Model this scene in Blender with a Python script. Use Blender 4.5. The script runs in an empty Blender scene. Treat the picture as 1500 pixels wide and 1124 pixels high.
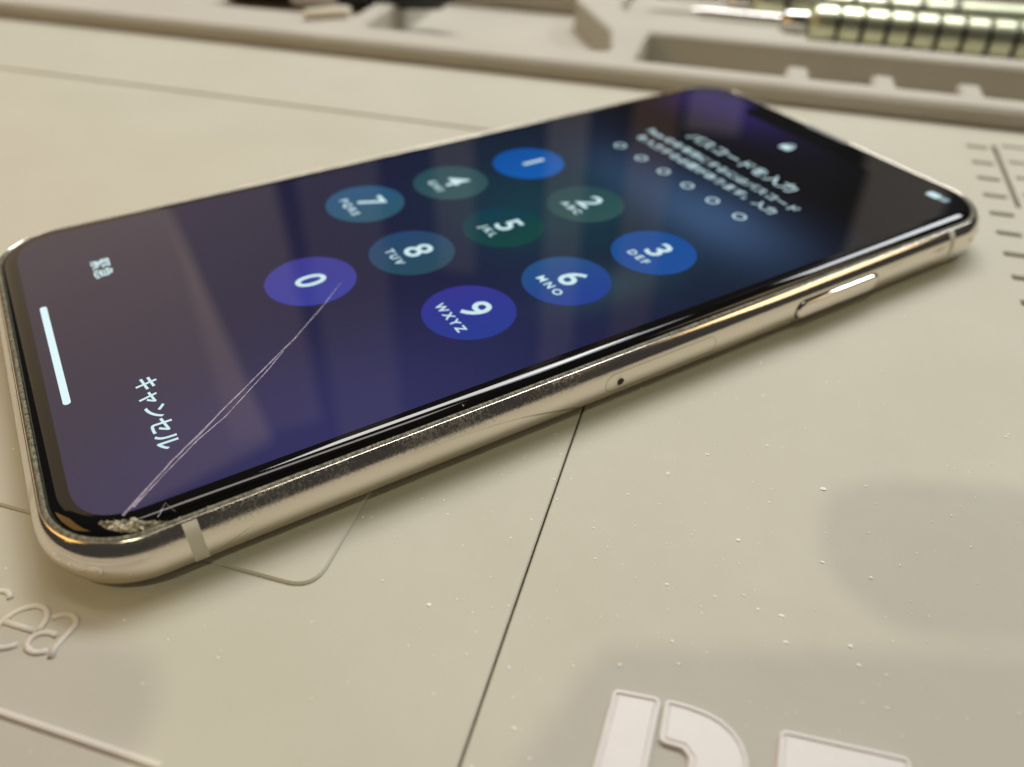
import bpy, bmesh, math, random
from mathutils import Vector, Matrix
random.seed(7)
MM = 0.001
scene = bpy.context.scene
COL = scene.collection
TH = math.radians(42.7)          # the mat is turned against the phone by this angle
CT, ST = math.cos(TH), math.sin(TH)

# ------------------------------------------------------------------ camera
cam_data = bpy.data.cameras.new('camera')
cam = bpy.data.objects.new('camera', cam_data)
COL.objects.link(cam)
C_POS = Vector((94.033, -57.625, 67.311))
FWD = Vector((-0.65730464, 0.39768332, -0.64015513))
RIGHT = Vector((0.51054068, 0.85979645, 0.00991314))
UP = -Vector((0.5543454, -0.32030928, -0.76818171))
m = Matrix((RIGHT, UP, -FWD)).transposed().to_4x4()
m.translation = C_POS * MM
cam.matrix_world = m
cam_data.sensor_width = 36.0
cam_data.lens = 1165.05 / 1500 * 36.0
cam_data.clip_start = 0.002
cam_data.clip_end = 20.0
cam_data.dof.use_dof = True
cam_data.dof.focus_distance = 0.089
cam_data.dof.aperture_fstop = 15.5
scene.camera = cam

# ------------------------------------------------------------------ light
world = bpy.data.worlds.new('World')
scene.world = world
world.use_nodes = True
bg = world.node_tree.nodes['Background']
bg.inputs[0].default_value = (1.0, 0.93, 0.86, 1)
bg.inputs[1].default_value = 0.048

def uv2w(u, v, z=0.0):
    return Vector((u * CT - v * ST, u * ST + v * CT, z)) * MM

def area(name, u, v, z, tu, tv, tz, sx, sy, watt, col):
    l = bpy.data.lights.new(name, 'AREA')
    l.shape = 'RECTANGLE'; l.size = sx * MM; l.size_y = sy * MM
    l.energy = watt; l.color = col
    o = bpy.data.objects.new(name, l); COL.objects.link(o)
    o.location = uv2w(u, v, z)
    d = uv2w(tu, tv, tz) - o.location
    o.rotation_euler = d.to_track_quat('-Z', 'Y').to_euler()
    return o
area('ceiling_light', 150, 520, 900, 20, 60, 0, 260, 280, 1.6, (0.93, 0.97, 1.0))
area('back_wall_fill', -150, 330, 1500, -150, 960, 700, 900, 300, 5.0, (1.0, 0.90, 0.82))  # added unseen fill that brightens the reflected wall and posts
area('far_mat_fill', -60, 270, 470, -30, 80, 0, 320, 120, 1.65, (1.0, 0.98, 0.95))  # added fill light to brighten the far part of the mat
area('edge_highlight_panel', 560, 780, 720, 40, 0, 0, 300, 300, 3.2, (0.93, 0.97, 1.0))  # added panel that makes the white line on the glass edge
area('warm_desk_lamp', 640, 140, 420, 60, 0, 0, 200, 260, 0.45, (1.0, 0.74, 0.42))
area('warm_wall_glow_dim', -1176, 1440, 900, 0, 0, 0, 260, 1200, 0.30, (1.0, 0.74, 0.50))  # added dimmer panel, softens the border of the warm glow in the screen
area('warm_side_lamp', -230, -170, 170, -30, -70, 0, 180, 120, 0.17, (1.0, 0.55, 0.14))
area('warm_wall_glow', -1500, 900, 900, 0, 0, 0, 1000, 1200, 2.7, (1.0, 0.74, 0.46))  # added panel standing in for a warm lit surface mirrored in the screen

vs = scene.view_settings
vs.view_transform = 'Standard'
vs.look = 'None'
vs.exposure = 0.0
vs.gamma = 1.0
vs.use_curve_mapping = False

# ------------------------------------------------------------------ materials
def s2l(r, g, b):
    f = lambda c: (c / 255 / 12.92) if c / 255 <= 0.04045 else ((c / 255 + 0.055) / 1.055) ** 2.4
    return (f(r), f(g), f(b), 1)

class N:
    """small node-graph helper"""
    def __init__(s, name):
        s.m = bpy.data.materials.new(name); s.m.use_nodes = True
        s.t = s.m.node_tree; s.b = s.t.nodes['Principled BSDF']
        s.out = s.t.nodes['Material Output']
    def n(s, typ, **kw):
        x = s.t.nodes.new(typ)
        for k, v in kw.items(): setattr(x, k, v)
        return x
    def link(s, a, b): s.t.links.new(a, b)
    def coord(s, scale=1000.0, kind='Object'):
        tc = s.n('ShaderNodeTexCoord'); mp = s.n('ShaderNodeMapping')
        if not isinstance(scale, tuple): scale = (scale,) * 3
        mp.inputs['Scale'].default_value = scale
        s.link(tc.outputs[kind], mp.inputs[0]); return mp.outputs[0]
    def noise(s, vec, scale, detail=3, rough=.5):
        x = s.n('ShaderNodeTexNoise'); s.link(vec, x.inputs['Vector'])
        x.inputs['Scale'].default_value = scale; x.inputs['Detail'].default_value = detail
        x.inputs['Roughness'].default_value = rough
        return x.outputs['Fac']
    def ramp(s, fac, stops, interp='LINEAR'):
        x = s.n('ShaderNodeValToRGB'); x.color_ramp.interpolation = interp
        e = x.color_ramp.elements
        while len(e) < len(stops): e.new(0.5)
        for el, (p, c) in zip(e, stops):
            el.position = p; el.color = c if len(c) == 4 else (*c, 1)
        s.link(fac, x.inputs[0]); return x.outputs['Color']
    def mix(s, fac, a, b, mode='MIX'):
        x = s.n('ShaderNodeMix', data_type='RGBA', blend_type=mode)
        for v, i in ((fac, 0), (a, 6), (b, 7)):
            if hasattr(v, 'is_linked') or hasattr(v, 'links'): s.link(v, x.inputs[i])
            elif i == 0: x.inputs[i].default_value = v
            else: x.inputs[i].default_value = v if len(v) == 4 else (*v, 1)
        return x.outputs[2]
    def math(s, op, a, b=None):
        x = s.n('ShaderNodeMath', operation=op)
        for v, i in ((a, 0), (b, 1)):
            if v is None: continue
            if hasattr(v, 'links'): s.link(v, x.inputs[i])
            else: x.inputs[i].default_value = v
        return x.outputs[0]
    def bump(s, h, strength, dist):
        x = s.n('ShaderNodeBump'); x.inputs['Strength'].default_value = strength
        x.inputs['Distance'].default_value = dist
        s.link(h, x.inputs['Height']); s.link(x.outputs[0], s.b.inputs['Normal'])
    def set(s, **kw):
        for k, v in kw.items():
            i = s.b.inputs[k.replace('_', ' ')]
            if hasattr(v, 'links'): s.link(v, i)
            elif isinstance(v, tuple): i.default_value = v if len(v) == 4 else (*v, 1)
            else: i.default_value = v
        return s

def mat_silicone(name, col, col2, bumpd=0.00004):
    k = N(name); c = k.coord()
    big = k.noise(c, 0.045, 3); fine = k.noise(c, 2.2, 4, .6)
    blot = k.noise(c, 0.4, 4, .6)
    a = k.mix(k.ramp(big, [(.35, (0, 0, 0)), (.65, (1, 1, 1))]), col, col2)
    a = k.mix(k.math('MULTIPLY', blot, 0.16), a, (col[0] * .88, col[1] * .87, col[2] * .84), 'MIX')
    k.set(Base_Color=a, Roughness=k.math('ADD', k.math('MULTIPLY', blot, .2), .48), Specular_IOR_Level=.26)
    k.bump(k.math('ADD', fine, k.math('MULTIPLY', blot, 1.5)), .15, bumpd)
    return k.m
M_MAT = mat_silicone('beige_silicone', (.525, .512, .437), (.50, .487, .41))
M_PLATE = mat_silicone('beige_silicone_plate', (.525, .508, .43), (.508, .49, .41))
M_TRAY = mat_silicone('beige_silicone_tray', (.56, .535, .46), (.53, .505, .43))

M_EMBOSS = mat_silicone('pale_silicone_relief', (.70, .67, .60), (.66, .63, .56))  # ridge and thin letters, paler than the mat around them

def mat_steel():
    k = N('polished_steel'); c = k.coord()
    st = k.coord((1000, 160, 1000))
    sp = k.noise(c, 3.0, 5, .75)
    sc = k.noise(st, 4.0, 4, .7)
    patch = k.noise(c, 0.10, 2)
    sep = k.n('ShaderNodeSeparateXYZ'); k.link(c, sep.inputs[0])
    # wear sits on the upper rounding of the frame, where the phone was dropped and rubbed
    hi = k.ramp(k.math('DIVIDE', sep.outputs[2], 8.0), [(.60, (0, 0, 0)), (.74, (1, 1, 1))])
    lo = k.ramp(k.math('DIVIDE', k.math('ADD', sep.outputs[1], 72), 144), [(.05, (.3, .3, .3)), (.12, (1, 1, 1)), (.40, (.9, .9, .9)), (.47, (.12, .12, .12))])
    wear = k.math('MULTIPLY', hi, lo)
    mask = k.math('MULTIPLY', wear, k.ramp(k.math('MULTIPLY', sp, k.math('ADD', patch, .5)), [(.44, (0, 0, 0)), (.58, (1, 1, 1))]))
    k.set(Base_Color=k.mix(mask, (.80, .74, .66), (.62, .58, .52)), Metallic=1.0, Roughness=k.math('ADD', k.math('MULTIPLY', mask, .30), .075))
    k.bump(k.math('ADD', k.math('MULTIPLY', sc, .10), k.math('MULTIPLY', k.math('MULTIPLY', sp, wear), 1.6)), .22, .00006)
    return k.m
M_STEEL = mat_steel()

def mat_gasket():
    k = N('dusty_gasket'); c = k.coord()
    n = k.noise(c, 2.6, 5, .7)
    k.set(Base_Color=k.ramp(n, [(.36, (.05, .05, .04)), (.50, (.17, .17, .125)), (.66, (.36, .35, .26))]), Roughness=.62)
    k.bump(n, .6, .0001)
    return k.m
M_GASKET = mat_gasket()

def plain(name, col, rough=.5, metal=0.0, **kw):
    k = N(name); c = k.coord()
    n = k.noise(c, .9, 4, .6)
    a = k.mix(k.math('MULTIPLY', n, .35), col, tuple(x * .78 for x in col[:3]))
    k.set(Base_Color=a, Roughness=rough, Metallic=metal, **kw); return k.m

def mat_glass(name='black_cover_glass'):
    k = N(name); c = k.coord()
    sm = k.noise(c, .16, 3, .6)
    k.set(Base_Color=(.004, .004, .004, 1), Roughness=k.ramp(sm, [(.35, (.018,) * 3), (.7, (.05,) * 3)]), IOR=1.5)
    return k
M_GLASS = mat_glass().m

def mat_wallpaper():
    """the lit lock-screen wallpaper: soft colour clouds and a painted corner reflection, in display coordinates (mm)"""
    k = mat_glass('lit_display'); tc = k.n('ShaderNodeTexCoord'); sep = k.n('ShaderNodeSeparateXYZ')
    k.link(tc.outputs['Object'], sep.inputs[0])
    x = k.math('MULTIPLY', sep.outputs[0], 1000); y = k.math('MULTIPLY', sep.outputs[1], 1000)
    def cloud(cx, cy, rx, ry):
        a = k.math('POWER', k.math('DIVIDE', k.math('SUBTRACT', x, cx), rx), 2)
        b = k.math('POWER', k.math('DIVIDE', k.math('SUBTRACT', y, cy), ry), 2)
        return k.math('EXPONENT', k.math('MULTIPLY', k.math('ADD', a, b), -1.0))
    col = None
    base = k.ramp(k.math('DIVIDE', k.math('ADD', y, 68), 136),
                  [(0, (.021, .016, .042)), (.18, (.018, .015, .046)), (.40, (.008, .010, .040)), (.60, (.004, .012, .030)), (.74, (.004, .007, .020)), (.84, (.001, .001, .002)), (1, (.001, .001, .002))])
    def add(base, fac, c):
        return k.mix(1.0, base, k.mix(fac, (0, 0, 0), c), 'ADD')
    col = add(base, cloud(15, 27, 13, 8), (.028, .060, .125))
    col = add(col, cloud(-4, 26, 15, 8), (.014, .032, .065))
    col = add(col, cloud(-2, 5, 16, 14), (.000, .024, .022))
    col = add(col, cloud(22, 2, 4, 10), (.010, .030, .028))
    col = add(col, cloud(30, -40, 16, 30), (.012, .013, .060))
    col = add(col, cloud(-22, 62, 16, 9), (.022, .012, .10))  # purple reflection in the top corner, painted into the emission
    k.link(col, k.b.inputs['Emission Color']); k.b.inputs['Emission Strength'].default_value = 1.0
    return k.m
M_WALL = mat_wallpaper()

def glow(name, col, strength=1.0, col2=None):
    k = mat_glass(name)
    if col2 is None:
        k.b.inputs['Emission Color'].default_value = col
    else:
        c = k.coord(); g = k.n('ShaderNodeTexGradient'); mp = k.n('ShaderNodeMapping')
        mp.inputs['Scale'].default_value = (80, 80, 80); mp.inputs['Location'].default_value = (.5, .5, 0)
        tc = k.n('ShaderNodeTexCoord'); k.link(tc.outputs['Object'], mp.inputs[0]); k.link(mp.outputs[0], g.inputs[0])
        k.link(k.mix(g.outputs['Fac'], col, col2), k.b.inputs['Emission Color'])
    k.b.inputs['Emission Strength'].default_value = strength
    return k.m
M_TEXT = glow('lit_white_text', (.60, .82, .86, 1))
M_TEXT_DIM = glow('lit_dim_text', (.26, .36, .40, 1))
M_HOME = glow('lit_home_bar', (.70, .90, .95, 1))

# ------------------------------------------------------------------ mesh helpers
def obj(name, verts, faces, mat, parent=None, smooth=False, loc=(0, 0, 0), rotz=0.0, kind=None):
    me = bpy.data.meshes.new(name)
    me.from_pydata([Vector(v) * MM for v in verts], [], faces)
    me.materials.append(mat)
    if smooth:
        for p in me.polygons: p.use_smooth = True
    me.update()
    o = bpy.data.objects.new(name, me); COL.objects.link(o)
    o.location = Vector(loc) * MM; o.rotation_euler = (0, 0, rotz)
    if parent: o.parent = parent
    if kind: o['kind'] = kind
    return o

def empty(name, label, cat, loc=(0, 0, 0), rotz=0.0, group=None):
    o = bpy.data.objects.new(name, None); COL.objects.link(o)
    o.empty_display_size = .01
    o.location = Vector(loc) * MM; o.rotation_euler = (0, 0, rotz)
    o['label'] = label; o['category'] = cat
    if group: o['group'] = group
    return o

def sharp(o, ang=35):
    """smooth shading that keeps edges sharper than ang"""
    me = o.data
    bm = bmesh.new(); bm.from_mesh(me)
    for e in bm.edges:
        e.smooth = len(e.link_faces) == 2 and e.calc_face_angle(9) < math.radians(ang)
    for f in bm.faces: f.smooth = True
    bm.to_mesh(me); bm.free(); return o

def rrect(W, H, R, n=14):
    out = []
    for sx, sy, a0 in ((1, 1, 0), (-1, 1, 90), (-1, -1, 180), (1, -1, 270)):
        for i in range(n + 1):
            a = math.radians(a0 + 90 * i / n)
            out.append((sx * (W - R) + R * math.cos(a), sy * (H - R) + R * math.sin(a)))
    return out

def loft(loops, cap_first=False, cap_last=False):
    v, f = [], []
    n = len(loops[0])
    for L in loops: v += L
    for k in range(len(loops) - 1):
        for i in range(n):
            j = (i + 1) % n
            f.append((k * n + i, k * n + j, (k + 1) * n + j, (k + 1) * n + i))
    if cap_first: f.append(tuple(reversed(range(n))))
    if cap_last: f.append(tuple((len(loops) - 1) * n + i for i in range(n)))
    return v, f

def inset(poly, d):
    """inset a CCW polygon by d with mitred corners"""
    n = len(poly); out = []
    for i in range(n):
        a, b, c = Vector(poly[i - 1]), Vector(poly[i]), Vector(poly[(i + 1) % n])
        e1 = (b - a).normalized(); e2 = (c - b).normalized()
        n1 = Vector((-e1.y, e1.x)); n2 = Vector((-e2.y, e2.x))
        w = n1 + n2; k = w.dot(n1)
        out.append(tuple(b + w * (d / max(k, .35)))) if w.length > 1e-6 else out.append(tuple(b + n1 * d))
    return out

def ccw(p):
    a = sum(p[i - 1][0] * p[i][1] - p[i][0] * p[i - 1][1] for i in range(len(p)))
    return p if a > 0 else list(reversed(p))

def round_poly(poly, r, n=5):
    """round every corner of a polygon with radius r (or per-corner list)"""
    out = []; N_ = len(poly)
    for i in range(N_):
        a, b, c = Vector(poly[i - 1]), Vector(poly[i]), Vector(poly[(i + 1) % N_])
        rr = r[i] if isinstance(r, (list, tuple)) else r
        if rr <= 0: out.append(tuple(b)); continue
        d1 = (a - b).normalized(); d2 = (c - b).normalized()
        ang = d1.angle(d2); t = min(rr / math.tan(ang / 2), .48 * (a - b).length, .48 * (c - b).length)
        p1, p2 = b + d1 * t, b + d2 * t
        for k in range(n + 1):
            s = k / n
            out.append(tuple((1 - s) ** 2 * p1 + 2 * s * (1 - s) * b + s * s * p2))
    return out

def slab(name, outer, holes, ztop, zbot, mat, parent, ch=0.2, hole_ch=0.15):
    """a flat slab in mat coordinates: outline, chamfered top edge, pockets [(loop, floor_z)]"""
    bm = bmesh.new()
    def ring(loop, z):
        return [bm.verts.new((x * MM, y * MM, z * MM)) for x, y in loop]
    def wall(r1, r2):
        n = len(r1)
        for i in range(n):
            j = (i + 1) % n
            bm.faces.new((r1[i], r1[j], r2[j], r2[i]))
    def edges(r):
        return [bm.edges.get((r[i], r[(i + 1) % len(r)])) or bm.edges.new((r[i], r[(i + 1) % len(r)])) for i in range(len(r))]
    outer = ccw(outer)
    b0 = ring(outer, zbot); b1 = ring(outer, ztop - ch); b2 = ring(inset(outer, ch), ztop)
    wall(b0, b1); wall(b1, b2)
    E_ = edges(b2)
    for loop, fz in holes:
        loop = ccw(loop)
        t = ring(inset(loop, -hole_ch), ztop); w = ring(loop, ztop - hole_ch); fl = ring(loop, fz)
        wall(list(reversed(t)), list(reversed(w))) ; wall(list(reversed(w)), list(reversed(fl)))
        E_ += edges(t)
        bmesh.ops.triangle_fill(bm, use_beauty=True, edges=edges(fl))
    bmesh.ops.triangle_fill(bm, use_beauty=True, use_dissolve=False, edges=E_)
    bm.normal_update()
    bmesh.ops.recalc_face_normals(bm, faces=bm.faces[:])
    me = bpy.data.meshes.new(name); bm.to_mesh(me); bm.free(); me.materials.append(mat)
    o = bpy.data.objects.new(name, me); COL.objects.link(o); o.parent = parent
    return o

def box(name, u0, u1, v0, v1, z0, z1, mat, parent=None, **kw):
    vv = [(u0, v0, z0), (u1, v0, z0), (u1, v1, z0), (u0, v1, z0), (u0, v0, z1), (u1, v0, z1), (u1, v1, z1), (u0, v1, z1)]
    ff = [(3, 2, 1, 0), (4, 5, 6, 7), (0, 1, 5, 4), (1, 2, 6, 5), (2, 3, 7, 6), (3, 0, 4, 7)]
    return obj(name, vv, ff, mat, parent, **kw)

def tube(path, r, n=8, closed=False, flat=1.0):
    v, f = [], []
    P = [Vector(p) for p in path]; m_ = len(P)
    for i, p in enumerate(P):
        t = (P[(i + 1) % m_] - P[i - 1]) if closed or 0 < i < m_ - 1 else (P[1] - P[0] if i == 0 else P[-1] - P[-2])
        t.normalize(); side = t.cross(Vector((0, 0, 1)))
        side = side.normalized() if side.length > 1e-5 else Vector((1, 0, 0))
        up = side.cross(t)
        rr = r[i] if isinstance(r, (list, tuple)) else r
        for k in range(n):
            a = 2 * math.pi * k / n
            v.append(p + side * rr * math.cos(a) + up * rr * flat * math.sin(a))
    for i in range(m_ if closed else m_ - 1):
        a, b = i * n, ((i + 1) % m_) * n
        for k in range(n):
            j = (k + 1) % n
            f.append((a + k, b + k, b + j, a + j))
    if not closed:
        f.append(tuple(range(n))); f.append(tuple(reversed(range((m_ - 1) * n, m_ * n))))
    return v, f

def lathe(profile, n=28):
    """profile [(axial, radius)] turned round the local x axis"""
    v, f = [], []
    for a, r in profile:
        for k in range(n):
            t = 2 * math.pi * k / n
            v.append((a, r * math.cos(t), r * math.sin(t)))
    for i in range(len(profile) - 1):
        for k in range(n):
            j = (k + 1) % n
            f.append((i * n + k, i * n + j, (i + 1) * n + j, (i + 1) * n + k))
    f.append(tuple(reversed(range(n)))); f.append(tuple(range((len(profile) - 1) * n, len(profile) * n)))
    return v, f

# ------------------------------------------------------------------ the mat
mat_root = empty('repair_mat', 'beige silicone repair mat with raised panels, ruler slots and parts troughs under the phone', 'mat', (0, 0, 0), TH)
# sheet under the seams
box('backing_sheet', -330, 260, -190, 260, -8.0, -6.2, M_MAT, mat_root)
# ruler slots pressed into the right panel
slots = []
SV = [74.2, 66.0, 58.4, 50.8, 43.3, 35.8, 28.3, 20.6, 13.0, 5.5]
for vv in SV:
    slots.append(([(76.2, vv - .7), (80.2, vv - .7), (80.2, vv + .7), (76.2, vv + .7)], -1.8))
    slots.append(([(83.4, vv + 1.6), (88.2, vv + 1.6), (88.2, vv + 2.7), (83.4, vv + 2.7)], -1.8))
slots.append(([(81.2, 47), (82.1, 47), (82.1, 76), (81.2, 76)], -1.8))
panel_r = [(17.76, -180), (250, -180), (250, 85.6), (-320, 85.6), (-320, 51.45), (17.76, 51.45)]
slab('main_panel', panel_r, slots, 0, -6.2, M_MAT, mat_root, ch=.16)
panel_l = [(-320, -180), (17.54, -180), (17.54, 50.75), (-320, 50.75)]
slab('work_panel', panel_l, [], -.10, -6.2, M_MAT, mat_root, ch=.14)
# low raised plate with a rounded corner, the phone's end lies on it
plate = round_poly([(-150, -65.6), (-2.1, -65.6), (-2.1, 30), (-150, 30)], 3.2, 8)
slab('raised_plate', plate, [], .28, -.6, M_PLATE, mat_root, ch=.22)
# moulded ridge
slab('ridge', round_poly([(-160, -85.45), (-6.0, -85.45), (-6.0, -84.75), (-160, -84.75)], .3, 3), [], .22, -.6, M_EMBOSS, mat_root, ch=.2)

# parts trough block at the back
def rp(p, r=1.6): return round_poly(p, r, 4)
trough = [(2.2, 93.0)]
for t0, t1 in ((38.0, 43.2), (57.4, 62.4), (76.1, 81.1)):
    trough += [(t0, 93.0), (t0, 100.6), (t1, 100.6), (t1, 93.0)]
trough += [(118, 93.0), (118, 116.8), (2.2, 116.8)]
pocket = [(-72, 97.5), (-4.2, 97.5), (-8.2, 116), (-24, 143), (-24, 158), (-72, 158)]
tool_bay = [(0, 123.8), (180, 123.8), (180, 200), (-10, 200), (-10, 140)]
left_bay = [(-300, 104), (-78, 104), (-78, 200), (-300, 200)]
back = [(-320, 86.0), (250, 86.0), (250, 250), (-320, 250)]
slab('trough_block', back, [(rp(trough, .8), -5.4), (rp(pocket, 3), -4.5), (rp(tool_bay, 2), 0.0), (rp(left_bay, 3), 1.2)], 4.3, -6.2, M_TRAY, mat_root, ch=.9, hole_ch=.7)

# raised thin-stroke lettering: the end of a word, "rea"
def arc(cx, cy, rx, ry, a0, a1, n=14, shear=.16):
    return [(cx + rx * math.cos(math.radians(a0 + (a1 - a0) * i / n)) + shear * (ry * math.sin(math.radians(a0 + (a1 - a0) * i / n))),
             cy + ry * math.sin(math.radians(a0 + (a1 - a0) * i / n))) for i in range(n + 1)]
def stroke(name, paths):
    V, F = [], []
    for P in paths:
        v, f = tube([(x, y, -.10) for x, y in P], .34, 8, flat=.75)
        k = len(V); V += v; F += [tuple(i + k for i in q) for q in f]
    return obj(name, V, F, M_EMBOSS, mat_root, smooth=True)
by = -77.0
stroke('raised_letter', [[(-33.6, -79.0), (-33.0, -74.6)], arc(-31.7, -76.3, 1.4, 1.7, 150, 40, 8)])
stroke('raised_letter', [arc(-27.2, -77.5, 2.0, 2.45, 0, 318, 22), [(-29.1, -77.5), (-25.25, -77.5)]])
stroke('raised_letter', [arc(-23.6, -76.3, 1.4, 1.3, 160, 0, 10) + [(-22.4, -78.4), (-22.0, -79.4)], arc(-23.9, -78.3, 1.35, 1.1, 60, 330, 14)])

# white raised block letters with a lip
M_WHITE = plain('white_rubber_print', (.80, .77, .74), .42)
def block_letter(name, polys, parent):
    V, F = [], []
    for P in polys:
        P = ccw(P); rings = []
        for d, z in ((0, -.3), (0, .30), (.12, .40), (.30, .40), (.36, .22), (.46, .22), (.62, .36)):
            rings.append([(x, y, z) for x, y in round_poly(inset(P, d), max(.12, .7 - d), 4)])
        v, f = loft(rings, False, True)
        k = len(V); V += v; F += [tuple(i + k for i in q) for q in f]
    return obj(name, V, F, M_WHITE, parent)
stem = [(28.1, -81.5), (32.6, -81.5), (33.05, -67.0), (28.75, -67.35)]
bowl = [(33.3, -71.1), (35.4, -71.1), (36.0, -71.7), (36.0, -74.2), (35.4, -74.9), (33.2, -74.9), (33.2, -78.2), (35.6, -78.2), (38.8, -81.8), (41.8, -81.8), (38.9, -77.4),
        (40.3, -76.0), (40.95, -74.0), (41.05, -72.0), (40.85, -70.4), (40.35, -69.2), (39.5, -68.2), (38.4, -67.5), (37.0, -67.1), (35.4, -66.95), (33.35, -66.95)]
block_letter('block_letter', [stem, bowl], mat_root)
e_ = [(42.7, -81.5), (53.4, -81.5), (53.4, -78.2), (46.6, -78.2), (46.6, -75.9), (52.4, -75.9), (52.4, -72.6), (46.8, -72.6), (46.8, -70.2), (54.1, -70.0), (54.0, -66.25), (43.3, -66.85)]
block_letter('block_letter', [e_], mat_root)

# ------------------------------------------------------------------ the phone
phone = empty('smartphone', 'polished steel smartphone with a cracked lit passcode screen lying on the beige mat', 'phone')
PW, PH, PR = 35.45, 71.8, 10.2
ZT, ZB = 7.8, 0.30
ZM = (ZT + ZB) / 2
HZ, BU, EX = 3.62, 3.1, 2.25
def s_at(z):
    t = min(1.0, abs((z - ZM) / HZ))
    return BU * (1 - (1 - t ** EX) ** (1 / EX))
def ring3(s, z, n=14):
    return [(x, y, z) for x, y in rrect(PW - s, PH - s, PR - s, n)]
zt = 6.98; zb = ZB + ZT - zt
loops = []
NZ = 30
for i in range(NZ + 1):
    # finer towards the rounded ends
    t = -math.cos(math.pi * i / NZ); z = ZM + t * (zt - ZM)
    loops.append(ring3(s_at(z), z))
s_end = s_at(zt)
loops = [ring3(s_end + .35, zb + .05)] + loops + [ring3(s_end + .10, zt + .12), ring3(s_end + .24, zt + .13), ring3(s_end + .31, zt + .03), ring3(s_end + .32, zt - .6)]
v, f = loft(loops)
sharp(obj('frame', v, f, M_STEEL, phone), 60)
# gasket ring between frame and glass
g0 = s_end + .33
v, f = loft([ring3(g0, zt - .6), ring3(g0, zt - .02), ring3(g0 + .10, zt + .14), ring3(g0 + .40, zt + .20), ring3(g0 + .50, zt + .10), ring3(g0 + .52, zt - .5)])
sharp(obj('gasket', v, f, M_GASKET, phone), 50)
# cover glass with a rounded edge
g1 = g0 + .52
lp = [ring3(g1 + .04, zt - .5)]
GH, GW = ZT - (zt - .12), 1.75
for i in range(13):
    a = math.radians(90 * i / 12)
    lp.append(ring3(g1 + GW * (1 - math.cos(a)) * 1.0, zt - .12 + GH * math.sin(a)))
v, f = loft(lp, False, True)
glass = sharp(obj('cover_glass', v, f, M_GLASS, phone), 50)
# back glass
M_BACK = plain('white_back_glass', (.7, .69, .66), .1)
lp = [ring3(s_end + .35, zb + .04), ring3(s_end + .9, ZB + .35), ring3(s_end + 1.8, ZB + .06), ring3(s_end + 2.6, ZB)]
v, f = loft(lp, False, True)
f = [tuple(reversed(q)) for q in f]
sharp(obj('back_glass', v, f, M_BACK, phone), 50)

# antenna bands in the frame
M_BAND = plain('white_antenna_plastic', (.72, .68, .58), .4)
def antenna(sx, y0, y1):
    V, F = [], []
    zs = [zb + (zt - zb) * i / 16 for i in range(17)]
    for z in zs:
        x = sx * (PW - s_at(z) + .025)
        V += [(x, y0, z), (x, y1, z)]
    for i in range(16):
        q = (2 * i, 2 * i + 1, 2 * i + 3, 2 * i + 2)
        F.append(q if sx > 0 else tuple(reversed(q)))
    obj('antenna_band', V, F, M_BAND, phone, smooth=True)
for sx in (1, -1):
    antenna(sx, -58.9, -57.45); antenna(sx, 57.45, 58.6)

# things let into the right side: capsule outlines in (y, z)
M_DARK = plain('dark_gap', (.02, .018, .015), .6)
def capsule(y0, y1, z0, z1, n=8):
    r = (z1 - z0) / 2; zc = (z0 + z1) / 2; out = []
    for i in range(n + 1):
        a = math.radians(-90 + 180 * i / n); out.append((y1 - r + r * math.cos(a), zc + r * math.sin(a)))
    for i in range(n + 1):
        a = math.radians(90 + 180 * i / n); out.append((y0 + r + r * math.cos(a), zc + r * math.sin(a)))
    return out
def side_ring(name, y0, y1, z0, z1, w, lift, mat):
    A, B = capsule(y0, y1, z0, z1), capsule(y0 - w, y1 + w, z0 - w, z1 + w)
    v = [(PW - s_at(z) + lift, y, z) for y, z in A] + [(PW - s_at(z) + lift, y, z) for y, z in B]
    n = len(A)
    f = [(i, (i + 1) % n, n + (i + 1) % n, n + i) for i in range(n)]
    return obj(name, v, [tuple(reversed(q)) for q in f], mat, phone)
side_ring('button_gap', 24.3, 41.0, 2.55, 5.25, .22, .02, M_DARK)
A = capsule(24.35, 40.95, 2.6, 5.2)
def ins(P, d):
    return inset(P, d)
v, f = loft([[(PW - .5, y, z) for y, z in A], [(PW + .22, y, z) for y, z in A], [(PW + .36, y, z) for y, z in ins(A, .16)], [(PW + .40, y, z) for y, z in ins(A, .5)]], False, True)
sharp(obj('side_button', v, f, M_STEEL, phone), 60)
side_ring('sim_tray_seam', -8.6, 9.4, 2.75, 5.35, .05, .012, plain('seam_grey', (.16, .14, .11), .5))
def disc_yz(name, yc, zc, r, lift, mat, r_in=0.0, n=20):
    V, F = [], []
    for i in range(n):
        a = 2 * math.pi * i / n
        y, z = yc + r * math.cos(a), zc + r * math.sin(a); V.append((PW - s_at(z) + lift, y, z))
    if r_in:
        for i in range(n):
            a = 2 * math.pi * i / n
            y, z = yc + r_in * math.cos(a), zc + r_in * math.sin(a); V.append((PW - s_at(z) + lift + .05, y, z))
        F = [(i, (i + 1) % n, n + (i + 1) % n, n + i) for i in range(n)]
    else: F = [tuple(range(n))]
    return obj(name, V, F, mat, phone)
disc_yz('eject_hole', -6.4, 4.05, .50, .020, M_DARK)
disc_yz('eject_hole_rim', -6.4, 4.05, .74, .015, M_STEEL, .52)

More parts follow.
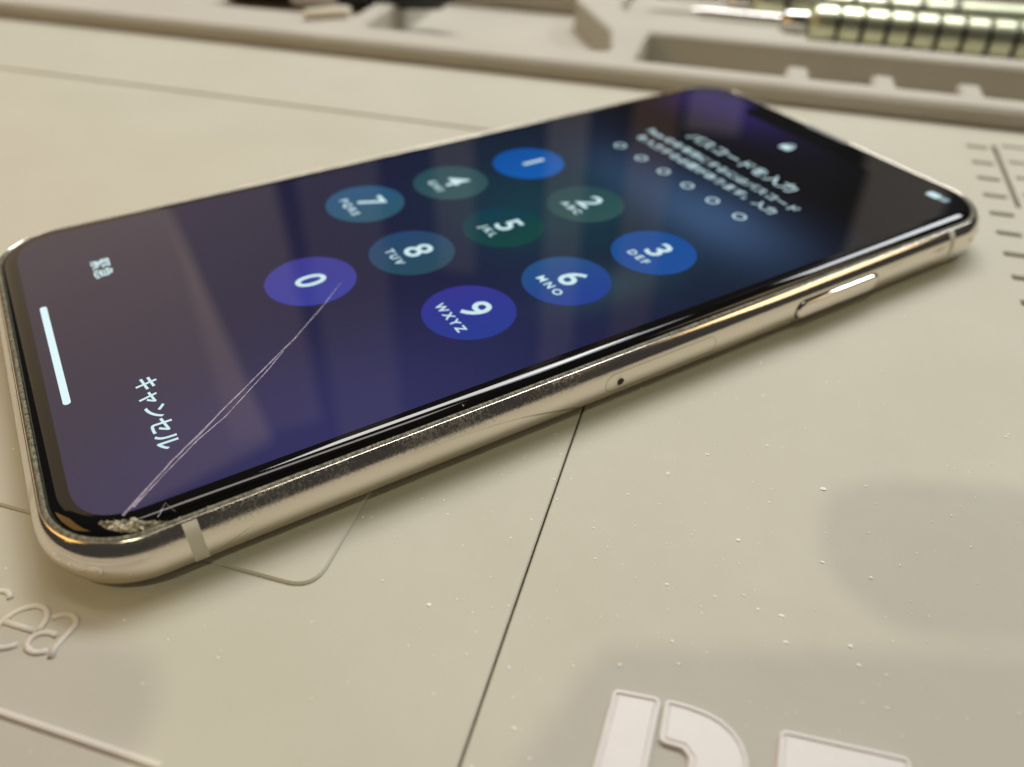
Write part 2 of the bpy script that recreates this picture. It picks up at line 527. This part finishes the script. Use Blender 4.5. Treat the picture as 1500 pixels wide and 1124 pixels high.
# ---- display and what it shows
L1, L2, L3, L4 = ZT + .012, ZT + .022, ZT + .032, ZT + .045
def flat(name, pts2, z, mat, parent, loc=(0, 0)):
    return obj(name, [(x, y, 0) for x, y in pts2], [tuple(range(len(pts2)))], mat, parent, loc=(loc[0], loc[1], z))
dw, dh = 31.2, 67.55
nw, nh = 17.4, 5.0
disp = round_poly([(-dw, -dh), (dw, -dh), (dw, dh), (nw, dh), (nw, dh - nh), (-nw, dh - nh), (-nw, dh), (-dw, dh)], [6.4, 6.4, 6.4, 1, 3.2, 3.2, 1, 6.4], 10)
bm = bmesh.new()
vs_ = [bm.verts.new((x * MM, y * MM, 0)) for x, y in disp]
bmesh.ops.triangle_fill(bm, use_beauty=True, edges=[bm.edges.new((vs_[i], vs_[(i + 1) % len(vs_)])) for i in range(len(vs_))])
for fc in bm.faces:
    fc.normal_update()
    if fc.normal.z < 0: fc.normal_flip()
me = bpy.data.meshes.new('display'); bm.to_mesh(me); bm.free(); me.materials.append(M_WALL)
display = bpy.data.objects.new('display', me); COL.objects.link(display); display.parent = phone; display.location = (0, 0, L1 * MM)

def text_mesh(name, s, size, mat, parent, xy, z, bold=0.0, track=1.0, loc_rel=(0, 0)):
    c = bpy.data.curves.new(name, 'FONT'); c.body = s; c.size = size * MM
    c.align_x = 'CENTER'; c.align_y = 'CENTER'; c.space_character = track; c.offset = bold * MM
    c.fill_mode = 'FRONT'; c.resolution_u = 4
    t = bpy.data.objects.new(name + '_tmp', c); COL.objects.link(t)
    dg = bpy.context.evaluated_depsgraph_get(); dg.update()
    me = bpy.data.meshes.new_from_object(t.evaluated_get(dg))
    bpy.data.objects.remove(t); bpy.data.curves.remove(c)
    xs = [q.co.x for q in me.vertices]; ys = [q.co.y for q in me.vertices]
    cx, cy = (min(xs) + max(xs)) / 2, (min(ys) + max(ys)) / 2
    for q in me.vertices: q.co.x -= cx; q.co.y -= cy; q.co.z = 0
    me.materials.clear(); me.materials.append(mat); me.name = name
    o = bpy.data.objects.new(name, me); COL.objects.link(o)
    o.parent = parent; o.location = (xy[0] * MM, xy[1] * MM, z * MM)
    return o

PT = 62.39 / 375
KX, KY, K0 = 104.96 * PT, 92.093 * PT, 75.883 * PT
keys = [('1', '', 0, 0, (4, 80, 160), (6, 92, 176)), ('2', 'ABC', 1, 0, (34, 72, 80), (46, 84, 84)), ('3', 'DEF', 2, 0, (18, 78, 150), (26, 80, 156)),
        ('4', 'GHI', 0, 1, (36, 76, 88), (48, 86, 90)), ('5', 'JKL', 1, 1, (6, 58, 78), (12, 70, 62)), ('6', 'MNO', 2, 1, (34, 82, 134), (36, 64, 150)),
        ('7', 'PQRS', 0, 2, (36, 86, 128), (44, 88, 108)), ('8', 'TUV', 1, 2, (36, 70, 112), (38, 76, 92)), ('9', 'WXYZ', 2, 2, (54, 52, 146), (40, 60, 146)), ('0', '', 1, 3, (64, 60, 148), (58, 64, 156))]
circle = [(37.5 * PT * math.cos(2 * math.pi * i / 64), 37.5 * PT * math.sin(2 * math.pi * i / 64)) for i in range(64)]
for d, let, i, j, ca, cb in keys:
    km = glow('key_glow_' + d, s2l(*ca), .92, s2l(*cb))
    kx, ky = (i - 1) * KX, K0 - j * KY
    k = flat('keypad_key', circle, L2, km, phone, (kx, ky))
    off = 0 if d == '0' else 1.05
    text_mesh('digit', d, 6.0, M_TEXT, k, (0, off), L3 - L2, .085)
    if let: text_mesh('key_letters', let, 1.85, M_TEXT, k, (0, -2.75), L3 - L2, .045, 1.5)

bar = [(x, y) for x, y in capsule(-67 * PT, 67 * PT, -2.5 * PT, 2.5 * PT)]
flat('home_bar', bar, L2, M_HOME, phone, (0, -395.5 * PT))
text_mesh('cancel_text', 'キャンセル', 2.75, M_TEXT, phone, (17.3, -57.5), L2, .05)
text_mesh('emergency_text', '緊急', 2.75, M_TEXT, phone, (-17.5, -57.5), L2, .03)
text_mesh('prompt_text', 'パスコードを入力', 3.35, M_TEXT, phone, (0.2, 45.6), L2, .04)
text_mesh('hint_text', 'Face IDを有効にするにはパスコード', 2.35, M_TEXT, phone, (0, 40.6), L2, .03)
text_mesh('hint_text', 'を入力する必要があります。入力', 2.35, M_TEXT, phone, (0, 37.0), L2, .03)
for i in range(6):
    n = 24; r0, r1 = .82, 1.12
    V = [(r * math.cos(2 * math.pi * k / n), r * math.sin(2 * math.pi * k / n), 0) for r in (r0, r1) for k in range(n)]
    F = [(k, n + k, n + (k + 1) % n, (k + 1) % n) for k in range(n)]
    obj('passcode_dot', V, F, M_TEXT, phone, loc=((i - 2.5) * 6.24, 31.2, L2))
# padlock icon
body = round_poly([(-1.15, -1.5), (1.15, -1.5), (1.15, .45), (-1.15, .45)], .35, 4)
lock = flat('padlock_icon', body, L2, M_TEXT, phone, (0, 57.8))
n = 12
V = [(r * math.cos(math.pi * k / n), .55 + 1.05 * r * math.sin(math.pi * k / n), 0) for r in (.55, .85) for k in range(n + 1)]
F = [(k, n + 1 + k, n + 2 + k, k + 1) for k in range(n)]
obj('padlock_shackle', V, [tuple(reversed(q)) if False else q for q in F], M_TEXT, lock)
# battery icon in the right ear, earpiece slot in the notch
bat = flat('battery_icon', round_poly([(-1.1, -.9), (1.1, -.9), (1.1, .9), (-1.1, .9)], .4, 4), L2, M_TEXT, phone, (26.0, 64.5))
flat('battery_remainder', round_poly([(1.25, -.8), (2.7, -.8), (2.7, .8), (1.25, .8)], .4, 4), 0, M_TEXT_DIM, bat)
M_MESH = plain('grey_speaker_mesh', (.22, .22, .24), .5)
flat('earpiece_slot', capsule(-5.2, 5.2, -.55, .55), L1, M_MESH, phone, (-.6, 68.6))

# ---- the damage: crack lines and chipped corner
def mat_crack(name, col, clear):
    k = N(name); c = k.coord()
    n = k.noise(c, 1.3, 3, .6)
    k.set(Base_Color=col, Roughness=.25, Specular_IOR_Level=.8)
    tr = k.n('ShaderNodeBsdfTransparent'); mx = k.n('ShaderNodeMixShader')
    k.link(k.ramp(n, [(.30, (clear + .22,) * 3), (.62, (clear - .18,) * 3)]), mx.inputs[0])
    k.link(k.b.outputs[0], mx.inputs[1]); k.link(tr.outputs[0], mx.inputs[2])
    k.link(mx.outputs[0], k.out.inputs[0])
    return k.m
M_CRACK = mat_crack('cracked_glass_edge', (.52, .46, .56, 1), .52)
def crack(path, w0, w1, z=ZT + .055, jit=.035):
    V, F = [], []
    P = []
    for a, b in zip(path[:-1], path[1:]):
        L = math.dist(a, b); n = max(2, int(L / 1.1))
        for i in range(n): P.append((a[0] + (b[0] - a[0]) * i / n, a[1] + (b[1] - a[1]) * i / n))
    P.append(path[-1]); m_ = len(P)
    for i, (x, y) in enumerate(P):
        a, b = P[max(0, i - 1)], P[min(m_ - 1, i + 1)]
        d = Vector((b[0] - a[0], b[1] - a[1])).normalized(); nn = Vector((-d.y, d.x))
        w = (w0 + (w1 - w0) * i / (m_ - 1)) * random.uniform(.75, 1.2); j = random.uniform(-jit, jit) * (0 < i < m_ - 1)
        V += [(x + nn.x * (j - w / 2), y + nn.y * (j - w / 2), z), (x + nn.x * (j + w / 2), y + nn.y * (j + w / 2), z + .012)]
    for i in range(m_ - 1): F.append((2 * i, 2 * i + 2, 2 * i + 3, 2 * i + 1))
    return obj('crack_line', V, F, M_CRACK, phone)
crack([(31.3, -63.5), (29.3, -61.3), (26.1, -57.7), (23.4, -54.2), (21.0, -51.3), (16.5, -45.6), (11.8, -39.6), (6.7, -34.0), (2.7, -30.0)], .30, .09)
crack([(30.7, -62.4), (27.7, -58.9), (24.2, -54.5), (22.1, -51.2), (16.8, -45.0), (13.7, -41.7)], .22, .08)
crack([(33.2, -60.6), (31.6, -59.6), (33.3, -59.0)], .07, .04, jit=.05)
M_CHIP = mat_crack('chipped_glass', (.52, .46, .34, 1), .2)
M_CHIPD = plain('crushed_glass_dust', (.42, .39, .27), .7)
def shard(x, y, z, r, flatn, mat):
    V = []; n = 6
    ang = random.uniform(0, 6.28)
    for k in range(n):
        a = ang + 2 * math.pi * k / n; rr = r * random.uniform(.55, 1.15)
        V.append((rr * math.cos(a) * 1.5, rr * math.sin(a) * .7, random.uniform(-.1, .1) * r))
    V += [(random.uniform(-.3, .3) * r, random.uniform(-.3, .3) * r, r * flatn), (0, 0, -r * flatn)]
    F = [(k, (k + 1) % n, n) for k in range(n)] + [((k + 1) % n, k, n + 1) for k in range(n)]
    o = obj('glass_shard', V, F, mat, phone, loc=(x, y, z)); o.rotation_euler = (random.uniform(-.3, .3), random.uniform(-.1, .5), random.uniform(0, 3))
    return o
def glass_z(x, y):
    """height of the cover glass near the right-hand lower corner"""
    cx, cy = PW - PR, -(PH - PR)
    d = (x - PW) if y > cy else (math.hypot(x - cx, y - cy) - PR)
    sdist = -d - g1
    if sdist >= GW: return ZT
    c_ = 1 - max(0.0, min(1.0, sdist / GW))
    return zt - .12 + GH * math.sqrt(max(0.0, 1 - c_ * c_))
def crushed(path, w, name='crushed_glass'):
    """a jagged strip of crushed glass along the broken edge"""
    V, F = [], []
    P = []
    for a, b in zip(path[:-1], path[1:]):
        n = max(2, int(math.dist(a, b) / .13))
        P += [(a[0] + (b[0] - a[0]) * i / n, a[1] + (b[1] - a[1]) * i / n, a[2] + (b[2] - a[2]) * i / n) for i in range(n)]
    m_ = len(P); nc = 9
    for i, (x, y, ww) in enumerate(P):
        a, b = P[max(0, i - 1)], P[min(m_ - 1, i + 1)]
        d = Vector((b[0] - a[0], b[1] - a[1])).normalized(); nn = Vector((-d.y, d.x))
        w0 = w * ww * random.uniform(.65, 1.15); w1 = w * ww * random.uniform(.8, 1.05)
        for k in range(nc):
            t = -w1 + (w0 + w1) * k / (nc - 1)
            px, py = x + nn.x * t + random.gauss(0, .035), y + nn.y * t + random.gauss(0, .035)
            edge = min(k, nc - 1 - k) / 4
            V.append((px, py, glass_z(px, py) + .02 + edge * abs(random.gauss(.02, .075))))
    for i in range(m_ - 1):
        for k in range(nc - 1):
            q = i * nc + k; F.append((q, q + nc, q + nc + 1, q + 1))
    return obj(name, V, F, M_CRUSH, phone)
def mat_crush():
    k = N('crushed_corner_glass'); c = k.coord()
    n = k.noise(c, 1.5, 5, .7)
    k.set(Base_Color=k.ramp(n, [(.34, (.015, .014, .010)), (.46, (.14, .13, .08)), (.56, (.40, .35, .23)), (.70, (.62, .56, .42))]), Roughness=.38)
    return k.m
M_CRUSH = mat_crush()
crushed([(31.0, -65.6, .35), (31.9, -64.6, .9), (32.6, -63.4, 1.0), (33.1, -62.2, .75), (33.5, -60.9, .6), (33.8, -59.6, .45), (33.9, -58.4, .2)], .62)
for x, y, r in ((32.0, -64.7, .42), (32.7, -63.6, .5), (32.4, -62.6, .38), (33.2, -62.3, .4), (33.5, -60.6, .3), (33.7, -59.3, .28)):
    shard(x, y, glass_z(x, y) + .06, r, .22, random.choice((M_CHIP, M_CHIPD)))
for i in range(10):
    t = random.random()
    shard(33.65 + random.uniform(-.2, .15), -59 + t * 34, 7.05 + random.uniform(-.03, .06), random.uniform(.10, .20), .5, M_CHIPD)
for i in range(5):
    shard(33.1 + random.uniform(-.25, .2), -26 + random.uniform(-1.4, 1.4), 7.35 + random.uniform(-.1, .1), random.uniform(.15, .28), .4, M_CHIPD)

# ------------------------------------------------------------------ tools at the back of the mat
def metal(name, col, rough):
    k = N(name); c = k.coord((300, 1000, 1000)); n = k.noise(c, 1.4, 3)
    k.set(Base_Color=k.mix(n, col, tuple(x * .7 for x in col[:3])), Metallic=1.0, Roughness=rough); return k.m
M_GREEN = metal('green_anodised_metal', (.90, .93, .66), .34)
M_CHROME = metal('chrome', (.82, .80, .76), .16)
M_BLACKP = plain('black_plastic', (.018, .02, .018), .45)
def screwdriver(label, u, v, z, r, length, rings, pitch, rot, shaft):
    t = empty('screwdriver', label, 'screwdriver', uv2w(u, v, z) / MM, TH + math.radians(rot), 'screwdrivers lying in the tool bay')
    prof = [(-.8, r * .55), (0, r * .8), (.8, r * .97)]
    x = 1.5
    while x < rings * pitch:
        prof += [(x, r), (x + pitch * .76, r), (x + pitch * .80, r * .84), (x + pitch * .96, r * .84)]; x += pitch
    prof += [(x, r), (length - 1, r), (length, r * .8)]
    v_, f_ = lathe(prof); sharp(obj('handle', v_, f_, M_GREEN, t), 40)
    x = 1.5
    while x < rings * pitch:
        v_, f_ = lathe([(x + pitch * .81, r * .85), (x + pitch * .83, r * .9), (x + pitch * .93, r * .9), (x + pitch * .95, r * .85)], 24)
        sharp(obj('grip_ring', v_, f_, M_BLACKP, t), 40); x += pitch
    v_, f_ = lathe([(-8, r * .42), (-6.5, r * .62), (-1.2, r * .62), (-.8, r * .5)]); sharp(obj('collar', v_, f_, M_CHROME, t), 40)
    v_, f_ = lathe([(-shaft, r * .2), (-shaft + 3, r * .30), (-7.8, r * .30)]); sharp(obj('shaft', v_, f_, M_CHROME, t), 40)
    return t
screwdriver('green metal screwdriver with ringed handle beside the trough rim', 43, 135.5, 5.2, 5.2, 110, 10, 6.1, -1, 32)
screwdriver('green metal screwdriver lying behind the other ringed one in the tool bay', 27, 156, 4.5, 4.5, 100, 6, 9, 1, 30)
# dark pen-shaped tool with a white band, on the left
t = empty('black_tool', 'black rounded tool with a white band lying in the left bay of the mat', 'tool', uv2w(-126, 118, 6.6) / MM, TH + math.radians(8))
v_, f_ = lathe([(0, 1.5), (1, 4.2), (4, 5.4), (30, 5.4), (50, 5.2), (66, 4.6), (69, 2.8), (70, 1.0)], 24); sharp(obj('grip', v_, f_, M_BLACKP, t), 40)
v_, f_ = lathe([(22, 5.41), (22.2, 5.5), (36, 5.5), (36.2, 5.36)], 24); sharp(obj('band', v_, f_, M_WHITE, t), 40)
t = empty('plastic_wedge', 'small cream plastic wedge leaning beside the black tool', 'wedge', uv2w(-84, 101.5, 4.4) / MM, TH + math.radians(35))
P = ccw(round_poly([(-6, -1.6), (5, -2.2), (7, 0), (5, 2.2), (-6, 1.6)], .6, 3))
v_, f_ = loft([[(x, y, 0) for x, y in P], [(x, y, 1.8) for x, y in P], [(x, y, 2.3) for x, y in inset(P, .5)]], True, True)
obj('wedge_body', v_, f_, plain('cream_plastic', (.75, .70, .56), .4), t)

# ------------------------------------------------------------------ added lamp rig behind the viewer, plates shaped to throw soft grey shadows
BULB = Vector((40.0, -560.0, 1000.0))
lamp = empty('shadow_rig', 'made-up lamp rig with black plates shaped to cast shadows on the mat', 'lamp', (0, 0, 0), TH)
def shade(ground_poly, h=450.0):  # added plate that blocks the bulb over a chosen patch of mat
    P = []
    for x, y in ground_poly:
        k = h / BULB.z
        P.append((x + (BULB.x - x) * k, y + (BULB.y - y) * k))
    P = ccw(P)
    v_, f_ = loft([[(x, y, h) for x, y in P], [(x, y, h + 2) for x, y in P]], True, True)
    return obj('shadow_blocker', v_, f_, M_BLACKP, lamp), P
def finger(tip, ax, r, L):  # finger-shaped outline for an added shadow plate
    ax = Vector(ax).normalized(); nn = Vector((-ax.y, ax.x)); c = Vector(tip) + ax * r; out = []
    for i in range(13):
        a = math.radians(90 + 180 * i / 12); out.append(tuple(c + ax * r * math.cos(a) + nn * r * math.sin(a)))
    return [tuple(c + ax * L + nn * r * 1.1)] + out + [tuple(c + ax * L - nn * r * 1.1)]
shade(round_poly([(27, -65.2), (60, -55.6), (130, -38), (130, -130), (10, -130), (21, -82)], [4, 0, 0, 0, 0, 10], 6))  # blocker shaped like the shadow of the viewer's phone
shade(finger((47.0, -45.5), (.958, .20), 9.6, 90))
shade([(-400, 84.5), (400, 84.5), (400, 330), (-400, 330)])  # added blocker keeps the bulb off the trough block
shade(finger((-9.0, -84.0), (-.97, -.15), 7.2, 80))
v_, f_ = tube([(120, -330, 452), (150, -420, 620), (120, -520, 860), (44, -566, 1012)], 5, 10); obj('arm', v_, f_, M_BLACKP, lamp, smooth=True)  # made-up arm, crossbar and stand to carry the blockers
v_, f_ = tube([(-80, -330, 456), (20, -325, 460), (120, -330, 456)], 3, 8); obj('crossbar', v_, f_, M_BLACKP, lamp, smooth=True)
v_, f_ = tube([(44, -566, 1012), (300, -700, 1150), (420, -760, 700), (420, -760, -6)], 7, 10); obj('stand', v_, f_, M_BLACKP, lamp, smooth=True)
pl = bpy.data.lights.new('shadow_rig_bulb', 'POINT'); pl.energy = 8.6; pl.shadow_soft_size = .002; pl.color = (1.0, .94, .62)
po = bpy.data.objects.new('shadow_rig_bulb', pl); COL.objects.link(po); po.location = uv2w(BULB.x, BULB.y, BULB.z)

# ------------------------------------------------------------------ room beyond the bench (seen only in reflections)
M_RW = plain('dim_room_wall', (.055, .055, .07), .8)
wall = box('wall', -690, 900, 960, 980, -200, 1500, M_RW, None, rotz=TH); wall['kind'] = 'structure'
M_POST = plain('painted_post', (.55, .50, .46), .7)
M_POSTB = plain('wood_post', (.42, .25, .15), .7)
for u0, u1, z1, mt in ((-640, -500, 1400, M_POST), (-400, -340, 640, M_POST), (-225, -170, 1100, M_POST), (-110, -50, 1000, M_POSTB), (-40, 30, 360, M_POST), (200, 300, 900, M_POST)):
    b = box('wall_post', u0, u1, 940, 958, -200, z1, mt, wall)

# ------------------------------------------------------------------ dust on the mat
def dust():
    V, F = [], []
    M_ = plain('white_dust', (.92, .90, .86), .6)
    for i in range(900):
        u = random.uniform(-60, 100); v = random.uniform(-88, 40)
        if random.random() < .5: u = random.gauss(30, 22); v = random.gauss(-52, 18)
        r = min(.30, .062 * math.exp(random.gauss(0, .55)))
        z = .02 if u > 17.7 else -.08
        if u < -2.6 and v > -65: z = .30
        if 17.2 < u < 18: continue
        k = len(V); a0 = random.uniform(0, 6.28); st = random.uniform(.6, 1.8)
        for q in range(5):
            a = a0 + 2 * math.pi * q / 5
            V.append((u + r * st * math.cos(a), v + r * math.sin(a), z + random.uniform(0, .3) * r))
        V.append((u, v, z + r * .55))
        F += [(k + q, k + (q + 1) % 5, k + 5) for q in range(5)]
    o = obj('dust', V, F, M_, None, rotz=TH, kind='stuff')
    o['label'] = 'fine white dust specks scattered over the beige mat'; o['category'] = 'dust'
dust()
